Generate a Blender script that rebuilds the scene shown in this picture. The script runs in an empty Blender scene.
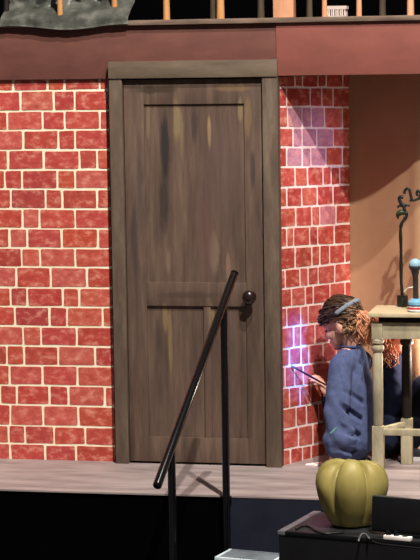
import bpy, bmesh, math, random
from mathutils import Vector, Matrix, noise
V = Vector
R = random.Random(7)
SC = bpy.context.scene
COL = SC.collection

# ------------------------------------------------------------------ camera
F_PX, DEPTH, HORIZ = 2123.0, 11.0, 60.0
YAW, ROLL = math.atan(0.2123), 0.0145
PIT = math.atan((280 - HORIZ) / F_PX)
Fw = V((-math.sin(YAW) * math.cos(PIT), math.cos(YAW) * math.cos(PIT), -math.sin(PIT)))
Rt = V((math.cos(YAW), math.sin(YAW), 0.0))
Up = Rt.cross(Fw)
rq = Matrix.Rotation(ROLL, 3, Fw)          # roll about the view axis
Rt, Up = rq @ Rt, rq @ Up


def ray(px, py):
    return Rt * ((px - 210) / F_PX) + Up * ((280 - py) / F_PX) + Fw


EYE = -ray(195, 463.5) * DEPTH             # the foot of the door is the world origin


def P(px, py, Y=None, Z=None):
    """the point of the plane Y=.. or Z=.. that the photograph shows at (px, py)"""
    d = ray(px, py)
    t = (Y - EYE.y) / d.y if Y is not None else (Z - EYE.z) / d.z
    return EYE + d * t


def project(p):
    d = V(p) - EYE
    z = d.dot(Fw)
    return (210 + F_PX * d.dot(Rt) / z, 280 - F_PX * d.dot(Up) / z)


cam = bpy.data.cameras.new('camera')
cam.sensor_width = 36.0
cam.lens = F_PX * 36.0 / 560.0
cam.clip_end = 100
co = bpy.data.objects.new('camera', cam)
COL.objects.link(co)
m = Matrix((Rt, Up, -Fw)).transposed().to_4x4()
m.translation = EYE
co.matrix_world = m
SC.camera = co

# ------------------------------------------------------------------ materials


def lin(c):
    return tuple(((x / 255) / 12.92 if x / 255 <= .04045 else ((x / 255 + .055) / 1.055) ** 2.4) for x in c) + (1.0,)


def nodes(name, rough=.7, spec=.3, metal=0.0):
    mt = bpy.data.materials.new(name)
    mt.use_nodes = True
    nt = mt.node_tree
    b = nt.nodes['Principled BSDF']
    b.inputs['Roughness'].default_value = rough
    b.inputs['Specular IOR Level'].default_value = spec
    b.inputs['Metallic'].default_value = metal
    return mt, nt, b


def nd(nt, t, **kw):
    n = nt.nodes.new(t)
    for k, v in kw.items():
        setattr(n, k, v)
    return n


def coords(nt, scale):
    tc = nd(nt, 'ShaderNodeTexCoord')
    mp = nd(nt, 'ShaderNodeMapping')
    mp.inputs['Scale'].default_value = scale
    nt.links.new(tc.outputs['Object'], mp.inputs['Vector'])
    return mp.outputs['Vector'], tc.outputs['Object']


def noise_fac(nt, vec, scale, detail=4, rough=.6):
    n = nd(nt, 'ShaderNodeTexNoise')
    n.inputs['Scale'].default_value = scale
    n.inputs['Detail'].default_value = detail
    n.inputs['Roughness'].default_value = rough
    nt.links.new(vec, n.inputs['Vector'])
    return n.outputs['Fac']


def ramp(nt, fac, stops):
    r = nd(nt, 'ShaderNodeValToRGB')
    e = r.color_ramp.elements
    while len(e) < len(stops):
        e.new(.5)
    for i, (p, c) in enumerate(stops):
        e[i].position = p
        e[i].color = lin(c)
    nt.links.new(fac, r.inputs['Fac'])
    return r.outputs['Color']


def mix(nt, fac, a, b, blend='MIX'):
    n = nd(nt, 'ShaderNodeMix', data_type='RGBA', blend_type=blend)
    for sock, val in ((n.inputs[0], fac), (n.inputs[6], a), (n.inputs[7], b)):
        if isinstance(val, (int, float)):
            sock.default_value = val
        elif isinstance(val, tuple):
            sock.default_value = val
        else:
            nt.links.new(val, sock)
    return n.outputs[2]


def mat(name, c1, c2=None, scale=8, stretch=(1, 1, 1), rough=.7, spec=.3, metal=0.0, bump=0.0, lo=.35, hi=.68):
    """two-tone noise paint"""
    mt, nt, b = nodes(name, rough, spec, metal)
    v, _ = coords(nt, stretch)
    f = noise_fac(nt, v, scale)
    nt.links.new(ramp(nt, f, [(lo, c1), (hi, c2 or c1)]), b.inputs['Base Color'])
    if bump:
        bp = nd(nt, 'ShaderNodeBump')
        bp.inputs['Strength'].default_value = bump
        bp.inputs['Distance'].default_value = .01
        nt.links.new(f, bp.inputs['Height'])
        nt.links.new(bp.outputs['Normal'], b.inputs['Normal'])
    return mt


def blob_mask(nt, obj_vec, cx, cz, rx, rz, wob=.5, freq=14.0):
    """1 inside a ragged ellipse of the object's own x / z, 0 outside"""
    sp = nd(nt, 'ShaderNodeSeparateXYZ')
    nt.links.new(obj_vec, sp.inputs[0])

    def mth(op, a, b_=None):
        n = nd(nt, 'ShaderNodeMath', operation=op)
        for i, s in enumerate((a, b_)):
            if s is None:
                continue
            if isinstance(s, (int, float)):
                n.inputs[i].default_value = s
            else:
                nt.links.new(s, n.inputs[i])
        return n.outputs[0]
    dx = mth('DIVIDE', mth('SUBTRACT', sp.outputs['X'], cx), rx)
    dz = mth('DIVIDE', mth('SUBTRACT', sp.outputs['Z'], cz), rz)
    d = mth('SQRT', mth('ADD', mth('MULTIPLY', dx, dx), mth('MULTIPLY', dz, dz)))
    mp = nd(nt, 'ShaderNodeMapping')
    mp.inputs['Scale'].default_value = (1, 1, .25)
    nt.links.new(obj_vec, mp.inputs['Vector'])
    f = noise_fac(nt, mp.outputs['Vector'], freq * 2)
    d = mth('ADD', d, mth('MULTIPLY', mth('SUBTRACT', f, .5), wob * 2))
    mr = nd(nt, 'ShaderNodeMapRange', interpolation_type='SMOOTHSTEP')
    mr.inputs['From Min'].default_value = .45
    mr.inputs['From Max'].default_value = 1.1
    mr.inputs['To Min'].default_value = 1
    mr.inputs['To Max'].default_value = 0
    nt.links.new(d, mr.inputs['Value'])
    return mr.outputs[0]


def wood_mat(name, stops, blobs=(), sc=22, stretch=(1, 1, .1)):
    mt, nt, b = nodes(name, .62, .25)
    v, ov = coords(nt, stretch)
    f = noise_fac(nt, v, sc, 6, .65)
    col = ramp(nt, f, stops)
    v2, _ = coords(nt, (1, 1, .35))
    f2 = noise_fac(nt, v2, 5, 3, .5)
    col = mix(nt, f2, col, mix(nt, .45, col, lin((104, 82, 72))))
    for (cx, cz, rx, rz, c, k) in blobs:
        mk = blob_mask(nt, ov, cx, cz, rx, rz)
        ml = nd(nt, 'ShaderNodeMath', operation='MULTIPLY')
        nt.links.new(mk, ml.inputs[0])
        ml.inputs[1].default_value = k
        col = mix(nt, ml.outputs[0], col, lin(c))
    nt.links.new(col, b.inputs['Base Color'])
    bp = nd(nt, 'ShaderNodeBump')
    bp.inputs['Strength'].default_value = .18
    bp.inputs['Distance'].default_value = .006
    nt.links.new(f, bp.inputs['Height'])
    nt.links.new(bp.outputs['Normal'], b.inputs['Normal'])
    return mt


def brick_mat(name):
    """brick paint: a colour of its own for each brick (attribute), dabbed with lighter and darker paint"""
    mt, nt, b = nodes(name, .55, .3)
    at = nd(nt, 'ShaderNodeAttribute', attribute_name='tone')
    v, ov = coords(nt, (1, 1, 1.5))
    f = noise_fac(nt, v, 19, 5, .62)
    f2 = noise_fac(nt, v, 60, 3, .6)
    dab = nd(nt, 'ShaderNodeMapRange')
    dab.inputs['From Min'].default_value = .5
    dab.inputs['From Max'].default_value = .78
    nt.links.new(f, dab.inputs['Value'])
    dk = nd(nt, 'ShaderNodeMapRange')
    dk.inputs['From Min'].default_value = .47
    dk.inputs['From Max'].default_value = .28
    nt.links.new(f, dk.inputs['Value'])
    col = mix(nt, dab.outputs[0], at.outputs['Color'], lin((232, 168, 148)))
    d2 = nd(nt, 'ShaderNodeMath', operation='MULTIPLY')
    nt.links.new(dk.outputs[0], d2.inputs[0])
    d2.inputs[1].default_value = .5
    col = mix(nt, d2.outputs[0], col, lin((120, 34, 36)))
    col = mix(nt, .18, col, ramp(nt, f2, [(.3, (90, 40, 40)), (.7, (240, 150, 130))]), 'SOFT_LIGHT')
    nt.links.new(col, b.inputs['Base Color'])
    return mt


M = {
    'brick': brick_mat('brick paint'),
    'mortar': mat('mortar paint', (244, 232, 196), (255, 248, 224), 20, rough=.6),
    'mortar2': mat('mortar paint pink white', (238, 214, 206), (252, 238, 232), 20, rough=.6),
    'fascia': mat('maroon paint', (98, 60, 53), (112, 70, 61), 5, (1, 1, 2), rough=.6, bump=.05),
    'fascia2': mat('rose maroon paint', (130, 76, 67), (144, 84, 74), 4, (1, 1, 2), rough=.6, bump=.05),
    'decktrim': mat('grey brown deck trim', (92, 76, 66), (136, 114, 98), 14, (.4, 1, 2), rough=.6),
    'tan': mat('tan plaster', (170, 132, 102), (182, 143, 111), 3, rough=.75, bump=.03),
    'floor': mat('mauve grey stage floor', (122, 110, 109), (172, 157, 154), 5, (.5, 2.2, 1), rough=.55, lo=.3, hi=.72),
    'black': mat('black paint', (7, 7, 9), (10, 10, 13), 6, rough=.7, spec=.15),
    'void': mat('black skirt and unlit depth', (4, 4, 5), (5, 5, 6), 6, rough=.95, spec=0.0),
    'bluepanel': mat('blue black cloth', (30, 32, 45), (37, 39, 52), 9, rough=.8, spec=.1),
    'pipe': mat('black enamel', (5, 5, 6), (10, 10, 11), 12, rough=.2, spec=.6),
    'knob': mat('dark bronze', (26, 16, 13), (40, 24, 20), 20, rough=.25, spec=.6),
    'peach': mat('peach wood', (206, 142, 104), (232, 176, 138), 16, (1, 1, .2), rough=.6),
    'tanpost': mat('tan wood', (176, 122, 72), (206, 152, 98), 16, (1, 1, .2), rough=.6),
    'darkpost': mat('dark olive wood', (62, 52, 42), (88, 74, 58), 16, (1, 1, .2), rough=.6),
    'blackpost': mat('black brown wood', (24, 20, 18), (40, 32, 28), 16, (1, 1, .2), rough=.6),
    'white': mat('white plastic', (232, 224, 218), (246, 240, 234), 20, rough=.5),
    'offwhite': mat('off white plastic', (196, 180, 172), (210, 196, 188), 20, rough=.5),
    'cream': mat('cream table paint', (196, 178, 142), (216, 200, 166), 10, (1, 3, 1), rough=.5),
    'table': mat('distressed cream paint', (138, 132, 110), (192, 180, 150), 13, (1, 1, .3), rough=.55, bump=.04),
    'iron': mat('wrought iron', (18, 20, 18), (34, 36, 30), 22, rough=.4, spec=.5),
    'leaf': mat('dark green iron leaf', (34, 46, 28), (52, 64, 36), 22, rough=.45),
    'paleblue': mat('pale blue plastic', (140, 182, 202), (168, 202, 216), 15, rough=.35),
    'blue': mat('sky blue label', (110, 170, 200), (140, 190, 212), 15, rough=.4),
    'red': mat('red label', (190, 40, 60), (205, 52, 72), 15, rough=.4),
    'yellow': mat('yellow plastic', (232, 208, 96), (240, 218, 120), 15, rough=.4),
    'greyneck': mat('charcoal rubber', (44, 46, 50), (62, 64, 68), 15, rough=.4),
    'skin': mat('skin', (214, 158, 136), (228, 174, 152), 18, rough=.5),
    'sweater': mat('slate blue knit', (72, 82, 116), (88, 98, 134), 34, rough=.85, spec=.1, bump=.12),
    'green': mat('green thread', (120, 196, 168), (130, 204, 176), 20, rough=.6),
    'navy': mat('dark navy cloth', (34, 39, 64), (46, 52, 80), 26, rough=.8, spec=.1, bump=.1),
    'denim': mat('black cloth', (14, 15, 24), (22, 24, 34), 26, rough=.85, spec=.1),
    'hairdark': mat('dark brown hair', (44, 30, 24), (78, 54, 40), 40, (1, 1, 1), rough=.4, spec=.4),
    'hairmid': mat('brown hair', (86, 60, 44), (178, 136, 102), 40, (1, 1, 1), rough=.4, spec=.4),
    'hairlight': mat('auburn blond hair', (190, 120, 84), (236, 176, 136), 40, (1, 1, 1), rough=.4, spec=.4),
    'auburn': mat('auburn hair', (150, 84, 56), (216, 144, 112), 40, (1, 1, 1), rough=.4, spec=.4),
    'band': mat('grey headband cloth', (116, 124, 136), (140, 148, 158), 30, rough=.7),
    'eye': mat('dark eye', (22, 16, 14), (26, 18, 16), 5, rough=.2),
    'shoe': mat('grey shoe leather', (40, 42, 50), (54, 56, 64), 12, rough=.5),
    'sole': mat('white rubber sole', (222, 222, 224), (236, 236, 236), 12, rough=.5),
    'brushwood': mat('dark brush handle', (36, 26, 34), (48, 36, 44), 12, rough=.35),
    'bristle': mat('blue tinted bristle', (88, 92, 150), (110, 116, 170), 40, rough=.7),
    'pumpkin': mat('olive yellow pumpkin paint', (132, 120, 66), (166, 152, 88), 9, (1, 1, .35), rough=.5, bump=.06),
    'case': mat('black case laminate', (9, 9, 11), (15, 15, 18), 10, rough=.5, spec=.3),
    'casetop': mat('worn black case top', (14, 15, 18), (44, 46, 50), 7, (.5, 2, 1), rough=.4, spec=.5),
    'palegrey': mat('pale grey strip', (104, 106, 110), (140, 142, 146), 10, rough=.35, metal=.5),
    'screen': mat('black plastic', (8, 8, 10), (14, 14, 16), 10, rough=.4, spec=.4),
    'paleedge': mat('pale blue white edging', (186, 206, 214), (214, 228, 232), 10, rough=.4),
    'greytop': mat('grey laminate', (88, 98, 106), (112, 122, 128), 10, rough=.45),
    'paper': mat('pink white paper', (250, 226, 224), (252, 236, 232), 10, rough=.7),
}


def plastic_mat():
    mt, nt, b = nodes('grey green plastic sheet', .38, .5)
    v, _ = coords(nt, (1, 1, 1))
    f = noise_fac(nt, v, 11, 5, .6)
    nt.links.new(ramp(nt, f, [(.3, (64, 67, 62)), (.52, (106, 108, 100)), (.75, (154, 154, 146))]), b.inputs['Base Color'])
    return mt


M['sheet'] = plastic_mat()

# ------------------------------------------------------------------ mesh helpers


def add_box(bm, lo, hi, bevel=0.0, mtx=None):
    r = bmesh.ops.create_cube(bm, size=1.0)
    vs = r['verts']
    lo, hi = V(lo), V(hi)
    c, s = (lo + hi) / 2, hi - lo
    for v in vs:
        v.co = V((v.co.x * s.x, v.co.y * s.y, v.co.z * s.z)) + c
    if bevel:
        es = list({e for v in vs for e in v.link_edges})
        r2 = bmesh.ops.bevel(bm, geom=es, offset=bevel, segments=2, profile=.6, affect='EDGES', clamp_overlap=True)
        vs = list({v for f in r2['faces'] for v in f.verts} | {v for v in vs if v.is_valid})
    if mtx is not None:
        for v in vs:
            v.co = mtx @ v.co
    return vs


def frame_of(t, prev=None):
    t = t.normalized()
    a = prev if prev is not None else (V((0, 0, 1)) if abs(t.z) < .9 else V((1, 0, 0)))
    n = (a - t * a.dot(t))
    if n.length < 1e-5:
        a = V((1, 0, 0)) if abs(t.x) < .8 else V((0, 1, 0))
        n = a - t * a.dot(t)
    n.normalize()
    return n, t.cross(n)


def add_tube(bm, pts, rad, seg=10, cap=True):
    pts = [V(p) for p in pts]
    n = len(pts)
    rads = rad if isinstance(rad, (list, tuple)) else [rad] * n
    rings, pn = [], None
    for i, p in enumerate(pts):
        t = (pts[min(i + 1, n - 1)] - pts[max(i - 1, 0)])
        a, b = frame_of(t, pn)
        pn = a
        rings.append([bm.verts.new(p + (a * math.cos(k * 2 * math.pi / seg) + b * math.sin(k * 2 * math.pi / seg)) * rads[i]) for k in range(seg)])
    for i in range(n - 1):
        for k in range(seg):
            bm.faces.new((rings[i][k], rings[i][(k + 1) % seg], rings[i + 1][(k + 1) % seg], rings[i + 1][k]))
    if cap:
        bm.faces.new(rings[0][::-1])
        bm.faces.new(rings[-1])


def smooth_path(pts, sub=6):
    """Catmull-Rom through pts"""
    pts = [V(p) for p in pts]
    out = []
    for i in range(len(pts) - 1):
        p0, p1, p2, p3 = pts[max(i - 1, 0)], pts[i], pts[i + 1], pts[min(i + 2, len(pts) - 1)]
        for k in range(sub):
            t = k / sub
            out.append(.5 * ((2 * p1) + (p2 - p0) * t + (2 * p0 - 5 * p1 + 4 * p2 - p3) * t * t + (3 * p1 - p0 - 3 * p2 + p3) * t ** 3))
    out.append(pts[-1])
    return out


def add_lathe(bm, prof, origin, seg=24, axis=None):
    """prof: (radius, height) list; axis: matrix taking local z to the axis"""
    mx = axis if axis is not None else Matrix.Identity(3)
    o = V(origin)
    rings = []
    for r, h in prof:
        rings.append([bm.verts.new(o + mx @ V((r * math.cos(2 * math.pi * k / seg), r * math.sin(2 * math.pi * k / seg), h))) for k in range(seg)])
    for i in range(len(prof) - 1):
        for k in range(seg):
            bm.faces.new((rings[i][k], rings[i][(k + 1) % seg], rings[i + 1][(k + 1) % seg], rings[i + 1][k]))
    bm.faces.new(rings[0][::-1])
    bm.faces.new(rings[-1])


def add_ell(bm, c, axes, u=16, v=12):
    """ellipsoid from centre and three axis vectors"""
    r = bmesh.ops.create_uvsphere(bm, u_segments=u, v_segments=v, radius=1.0)
    A = Matrix([V(a) for a in axes]).transposed()
    for vt in r['verts']:
        vt.co = A @ vt.co + V(c)


def add_cap(bm, p0, r0, p1, r1, seg=14):
    """tapered capsule"""
    p0, p1 = V(p0), V(p1)
    d = (p1 - p0)
    L = d.length
    d.normalize()
    pts, rr = [], []
    for k in range(5):
        a = -math.pi / 2 + k * math.pi / 2 / 4.5
        pts.append(p0 + d * (r0 * math.sin(a)))
        rr.append(max(r0 * math.cos(a), .0008))
    for k in range(1, 4):
        pts.append(p0 + d * (L * k / 4))
        rr.append(r0 + (r1 - r0) * k / 4)
    for k in range(5):
        a = (k + .5) * math.pi / 2 / 4.5
        pts.append(p1 + d * (r1 * math.sin(a)))
        rr.append(max(r1 * math.cos(a), .0008))
    add_tube(bm, pts, rr, seg)


def wpos(o):
    p = V((0, 0, 0))
    while o is not None:
        p += o.location
        o = o.parent
    return p


def part(name, bm, m, parent=None, smooth=False, loc=None):
    """one mesh object; bm is in world coordinates, the data is shifted to the parent's base (or loc)"""
    me = bpy.data.meshes.new(name)
    bmesh.ops.recalc_face_normals(bm, faces=bm.faces)
    off = wpos(parent) if parent is not None else V(loc or (0, 0, 0))
    bmesh.ops.translate(bm, verts=bm.verts, vec=-off)
    bm.to_mesh(me)
    bm.free()
    me.materials.append(m)
    if smooth:
        for p in me.polygons:
            p.use_smooth = True
        if smooth != 'all':
            me.set_sharp_from_angle(angle=math.radians(38))
    o = bpy.data.objects.new(name, me)
    COL.objects.link(o)
    if parent is not None:
        o.parent = parent
    else:
        o.location = off
    return o


def tag(o, label=None, cat=None, group=None, kind=None):
    for k, v in (('label', label), ('category', cat), ('group', group), ('kind', kind)):
        if v:
            o[k] = v
    return o


def thing(name, label, cat, loc=(0, 0, 0), group=None, kind=None):
    o = bpy.data.objects.new(name, None)
    COL.objects.link(o)
    o.empty_display_size = .1
    o.location = loc
    return tag(o, label, cat, group, kind)


def blob(bm, voxel=.006, smooth=6, fold=None):
    """fuse the overlapping pieces of bm to one continuous skin; fold(co, no) -> offset along the normal"""
    me = bpy.data.meshes.new('tmp')
    bmesh.ops.recalc_face_normals(bm, faces=bm.faces)
    bm.to_mesh(me)
    bm.free()
    o = bpy.data.objects.new('tmp', me)
    COL.objects.link(o)
    r = o.modifiers.new('r', 'REMESH')
    r.mode = 'VOXEL'
    r.voxel_size = voxel
    s = o.modifiers.new('s', 'SMOOTH')
    s.factor = .5
    s.iterations = smooth
    dg = bpy.context.evaluated_depsgraph_get()
    ev = o.evaluated_get(dg)
    m2 = bpy.data.meshes.new_from_object(ev)
    nb = bmesh.new()
    nb.from_mesh(m2)
    if fold:
        nb.normal_update()
        offs = [(v, fold(v.co.copy(), v.normal.copy())) for v in nb.verts]
        for v, d in offs:
            v.co += v.normal * d
    bpy.data.objects.remove(o)
    bpy.data.meshes.remove(me)
    bpy.data.meshes.remove(m2)
    return nb


# ------------------------------------------------------------------ layout numbers
ZF = P(200, 77.5, Y=0).z                      # underside of the maroon beam
ZD = P(300, 22.5, Y=-.03).z                   # top of the maroon beam
STAGE_Y = P(150, 493.5, Z=0).y                # front edge of the stage
PIT = -1.0
Xp = lambda px, Y=0.0: P(px, 466, Y=Y).x
XL = P(-260, 466, Y=0).x
A2 = P(281.5, 467, Y=0)                       # front foot of the receding brick wall
B2 = P(351.5, 447, Z=0)                       # its far foot
A2.z = B2.z = 0
XR = P(560, 466, Y=0).x

# ------------------------------------------------------------------ setting
bm = bmesh.new()
add_box(bm, (XL, STAGE_Y, -.008), (XR + .6, 1.3, 0))
part('floor', bm, M['floor'])['kind'] = 'structure'
bm = bmesh.new()
add_box(bm, (XL, STAGE_Y + .01, PIT), (P(224, 500, Y=STAGE_Y).x, STAGE_Y + .05, -.009))
part('wall_front', bm, M['void'])['kind'] = 'structure'
bm = bmesh.new()
add_box(bm, (P(224, 500, Y=STAGE_Y).x, STAGE_Y + .002, PIT), (XR + .6, STAGE_Y + .05, -.009))
part('trim_1', bm, M['bluepanel'])['kind'] = 'structure'
bm = bmesh.new()
add_box(bm, (XL, -4.0, PIT - .05), (XR + .6, STAGE_Y + .05, PIT))
part('floor_2', bm, M['void'])['kind'] = 'structure'
bm = bmesh.new()
add_box(bm, (XL, 1.3, -.04), (XR + .6, 1.36, ZD + 1.6))
part('wall_upper', bm, M['void'])['kind'] = 'structure'  # black backing stands for the unlit depth behind the balcony
# balcony: beam in two boards, deck
FX = P(277, 60, Y=0).x
FT = .05
bm = bmesh.new()
add_box(bm, (XL, -.02, ZF), (FX, FT, ZD), .002)
part('trim_2', bm, M['fascia'], smooth=True)['kind'] = 'structure'
bm = bmesh.new()
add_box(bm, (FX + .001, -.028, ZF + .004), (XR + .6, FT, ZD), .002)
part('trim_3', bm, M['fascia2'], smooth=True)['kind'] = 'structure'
bm = bmesh.new()
add_box(bm, (XL, -.045, ZD + .0005), (XR + .6, .14, ZD + .026), .004)
part('trim_4', bm, M['decktrim'], smooth=True)['kind'] = 'structure'
DECK = ZD + .026
bm = bmesh.new()
add_box(bm, (XL, FT + .001, ZF + .03), (XR + .6, 1.298, ZD))
part('ceiling', bm, M['fascia'])['kind'] = 'structure'
bm = bmesh.new()
add_box(bm, (XL, .141, ZD + .0005), (XR + .6, 1.298, ZD + .02))
part('floor_3', bm, M['void'])['kind'] = 'structure'  # deck coloured black, standing for the lack of light up there

# tan plaster wall: starts at the end of the brick wall and bends towards the stage on the right
d0 = B2.y + .03
xs = [351.5, 360, 370, 378, 385, 392, 400, 410, 420, 440, 470, 520]
dr = [131, 128.5, 124, 119, 114, 108.5, 102, 94.5, 86, 88, 108, 130]
pts = []
for px, q in zip(xs, dr):
    Y = d0 * q / 131 - .03
    pts.append((P(px, 460, Y=Y).x, Y))
pts[0] = (B2.x + .001, B2.y)
pts.append((pts[-1][0] + .8, pts[-1][1]))
sm = smooth_path([V((a, b, 0)) for a, b in pts], 4)
bm = bmesh.new()
loF, hiF, loB, hiB = [], [], [], []
for i, p in enumerate(sm):
    t = sm[min(i + 1, len(sm) - 1)] - sm[max(i - 1, 0)]
    n = V((-t.y, t.x, 0)).normalized() * .06
    for lst, q, z in ((loF, p, 0), (hiF, p, ZF + .029), (loB, p + n, 0), (hiB, p + n, ZF + .029)):
        lst.append(bm.verts.new((q.x, q.y, z)))
for i in range(len(sm) - 1):
    bm.faces.new((loF[i], loF[i + 1], hiF[i + 1], hiF[i]))
    bm.faces.new((loB[i + 1], loB[i], hiB[i], hiB[i + 1]))
    bm.faces.new((hiF[i], hiF[i + 1], hiB[i + 1], hiB[i]))
    bm.faces.new((loF[i + 1], loF[i], loB[i], loB[i + 1]))
for i in (0, -1):
    bm.faces.new((loF[i], hiF[i], hiB[i], loB[i]))
part('wall_back', bm, M['tan'], smooth=True)['kind'] = 'structure'

# ------------------------------------------------------------------ brick walls


def brick_wall(name, rows, hit, ux, origin, normal, u0, u1, ztop, base_m, gap, tint=None):
    """rows: (ztop_left, ztop_right, zbot_left, zbot_right, [u of the joints]) on the wall plane; bricks stand 2 mm proud"""
    bm = bmesh.new()
    th = -normal * .05
    c = [origin + ux * u0, origin + ux * u1]
    quad = [c[0], c[1], c[1] + th, c[0] + th]
    lo = [bm.verts.new(q) for q in quad]
    hi = [bm.verts.new(q + V((0, 0, ztop))) for q in quad]
    bm.faces.new(lo[::-1])
    bm.faces.new(hi)
    for k in range(4):
        bm.faces.new((lo[k], lo[(k + 1) % 4], hi[(k + 1) % 4], hi[k]))
    w = part(name, bm, base_m)
    w['kind'] = 'structure'
    bm = bmesh.new()
    tone = bm.loops.layers.float_color.new('tone')
    for (tl, tr, bl, br, joints) in rows:
        js = [u0] + sorted(joints) + [u1]
        for a, b in zip(js[:-1], js[1:]):
            ga = gap * .5 if a > u0 + 1e-6 else gap * .15
            gb = gap * .5 if b < u1 - 1e-6 else 0.0
            a2, b2 = a + ga, b - gb
            if b2 - a2 < .01:
                continue
            zz = lambda l, r, u: l + (r - l) * (u - u0) / (u1 - u0)
            jit = lambda: R.uniform(-.0022, .0022)
            q = [V((a2 + jit(), zz(bl, br, a2) + gap * .5 + jit(), 0)), V((b2 + (jit() if gb else 0), zz(bl, br, b2) + gap * .5 + jit(), 0)),
                 V((b2 + (jit() if gb else 0), min(zz(tl, tr, b2) - gap * .5 + jit(), ztop - .001), 0)), V((a2 + jit(), min(zz(tl, tr, a2) - gap * .5 + jit(), ztop - .001), 0))]
            poly = []
            rc = .007
            for k in range(4):
                p, pp, pn = q[k], q[k - 1], q[(k + 1) % 4]
                d1, d2 = (pp - p), (pn - p)
                r1 = min(rc, d1.length * .3)
                r2 = min(rc, d2.length * .3)
                s, e = p + d1.normalized() * r1, p + d2.normalized() * r2
                poly += [s, (s + e) * .25 + p * .5, e]
                mid = (e + (pn + (p - pn).normalized() * min(rc, d2.length * .3))) / 2
                nn = V((-(pn - p).y, (pn - p).x, 0)).normalized()
                poly.append(mid + nn * R.uniform(-.0015, .0015))
            to3 = lambda v, h: origin + ux * v.x + V((0, 0, v.y)) + normal * h
            ring0 = [bm.verts.new(to3(v, -.001)) for v in poly]
            cen = sum(poly, V()) / len(poly)
            ring1 = [bm.verts.new(to3(v + (cen - v).normalized() * .0008, .002)) for v in poly]
            fs = [bm.faces.new(ring1)]
            for k in range(len(poly)):
                fs.append(bm.faces.new((ring0[k], ring0[(k + 1) % len(poly)], ring1[(k + 1) % len(poly)], ring1[k])))
            base = R.choice([(190, 84, 74), (182, 77, 69), (194, 93, 81), (174, 72, 66), (188, 84, 67), (197, 98, 87), (185, 79, 71)])
            cc = [min(255, max(0, x + R.uniform(-4, 4))) for x in base]
            if tint:
                s = tint(cen.x, cen.y)
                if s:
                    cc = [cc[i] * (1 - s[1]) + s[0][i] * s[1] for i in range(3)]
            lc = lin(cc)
            for f in fs:
                for l in f.loops:
                    l[tone] = lc
    o = part('brickwork', bm, M['brick'], w)
    return w


# left wall: joints read along each course
s1 = 420 / 115.0
yA = lambda v: 76 + v / s1
yB = lambda v: 200 + v / s1
yC = lambda v: 335 + v / s1
mort = [77, yA(53), yA(127), yA(197), yA(270), yA(342), yA(413), yB(32), yB(104), yB(176), yB(245), yB(320), yB(390), yB(462), yC(40), yC(112), yC(185), yC(257), yC(333), yC(400), 461.5]
jn = [[48, 173, 235, 365], [75, 197, 272], [27, 155, 236, 365], [85, 213, 275], [30, 160, 290, 355], [18, 80, 210, 275], [40, 166, 227, 355],
      [83, 145, 275], [35, 100, 225, 358], [80, 147, 275], [60, 185, 318], [40, 100, 230, 290], [55, 182, 245, 375], [85, 150, 280],
      [25, 88, 213, 348], [35, 155, 283], [2, 62, 180, 250, 383], [38, 158, 287], [92, 198, 312], [38, 165, 277]]
u0L, u1L = XL, P(113, 300, Y=0).x - .004
o0 = V((0, 0, 0))
rows = []
for i in range(20):
    zt, zb = P(55, mort[i], Y=0).z, P(55, mort[i + 1], Y=0).z
    if i == 0:
        zt = ZF + .02
    if i == 19:
        zb = -.008
    ym = (mort[i] + mort[i + 1]) / 2
    us = [P(v / s1, ym, Y=0).x for v in jn[i]]
    u = min(us)
    while u > u0L + .2:
        u -= R.choice([.165, .18, .09, .17])
        us.append(u)
    rows.append((zt, zt, zb, zb, us))
brick_wall('wall_left', rows, None, V((1, 0, 0)), o0, V((0, -1, 0)), u0L, u1L, ZF - .001, M['mortar'], .0108)

# receding wall
ux2 = (B2 - A2)
L2 = ux2.length
ux2.normalize()
n2 = V((ux2.y, -ux2.x, 0))


def onw2(px, py):
    d = ray(px, py)
    t = (A2 - EYE).dot(n2) / d.dot(n2)
    p = EYE + d * t
    return (p - A2).dot(ux2), p.z


s2 = 420 / 90.0
G = lambda o, v: o + v / s2
m2 = [(78, 77), (G(72, 70), G(72, 74)), (G(72, 160), G(72, 166)), (G(72, 258), G(72, 264)), (G(72, 350), G(72, 350)), (G(72, 442), G(72, 438)),
      (G(170, 80), G(170, 68)), (G(170, 174), G(170, 160)), (G(170, 268), G(170, 250)), (G(170, 360), G(170, 342)), (G(170, 465), G(170, 430)),
      (G(270, 88), G(270, 50)), (G(270, 175), G(270, 142)), (G(270, 268), G(270, 228)), (G(270, 370), G(270, 320)), (G(270, 452), G(270, 415)),
      (G(370, 86), G(370, 42)), (G(370, 182), G(370, 128)), (G(370, 280), G(370, 214)), (G(370, 374), G(370, 312)), (467, 447)]
j2 = [[107, 142, 214, 252, 330], [68, 178, 232, 285], [72, 140, 183, 245, 328], [97, 140, 208, 285], [68, 140, 180, 252, 328],
      [107, 165, 238, 275, 315], [68, 138, 210, 285], [110, 185, 222, 298], [68, 100, 175, 212, 290], [108, 185, 222, 268, 340],
      [60, 130, 168, 215, 292], [90, 155, 192, 270, 340], [68, 133, 168, 235, 300], [100, 133, 200, 265, 330], [80, 135, 170, 238, 300],
      [60, 105, 145, 205, 270], [80, 130, 180, 240, 310], [112, 160, 217, 290], [122, 190, 260, 330], [85, 142, 182, 250, 310]]
rows = []
for i in range(20):
    (a, b), (c, d) = m2[i], m2[i + 1]
    zt = [onw2(281.5, a)[1], onw2(351, b)[1]]
    zb = [onw2(281.5, c)[1], onw2(351, d)[1]]
    if i == 0:
        zt = [ZF + .02] * 2
    if i == 19:
        zb = [-.008, -.008]
    ym = (a + b + c + d) / 4
    us = [onw2(272 + v / s2, ym)[0] for v in j2[i]]
    rows.append((zt[0], zt[1], zb[0], zb[1], [u for u in us if .02 < u < L2 - .02]))


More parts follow.
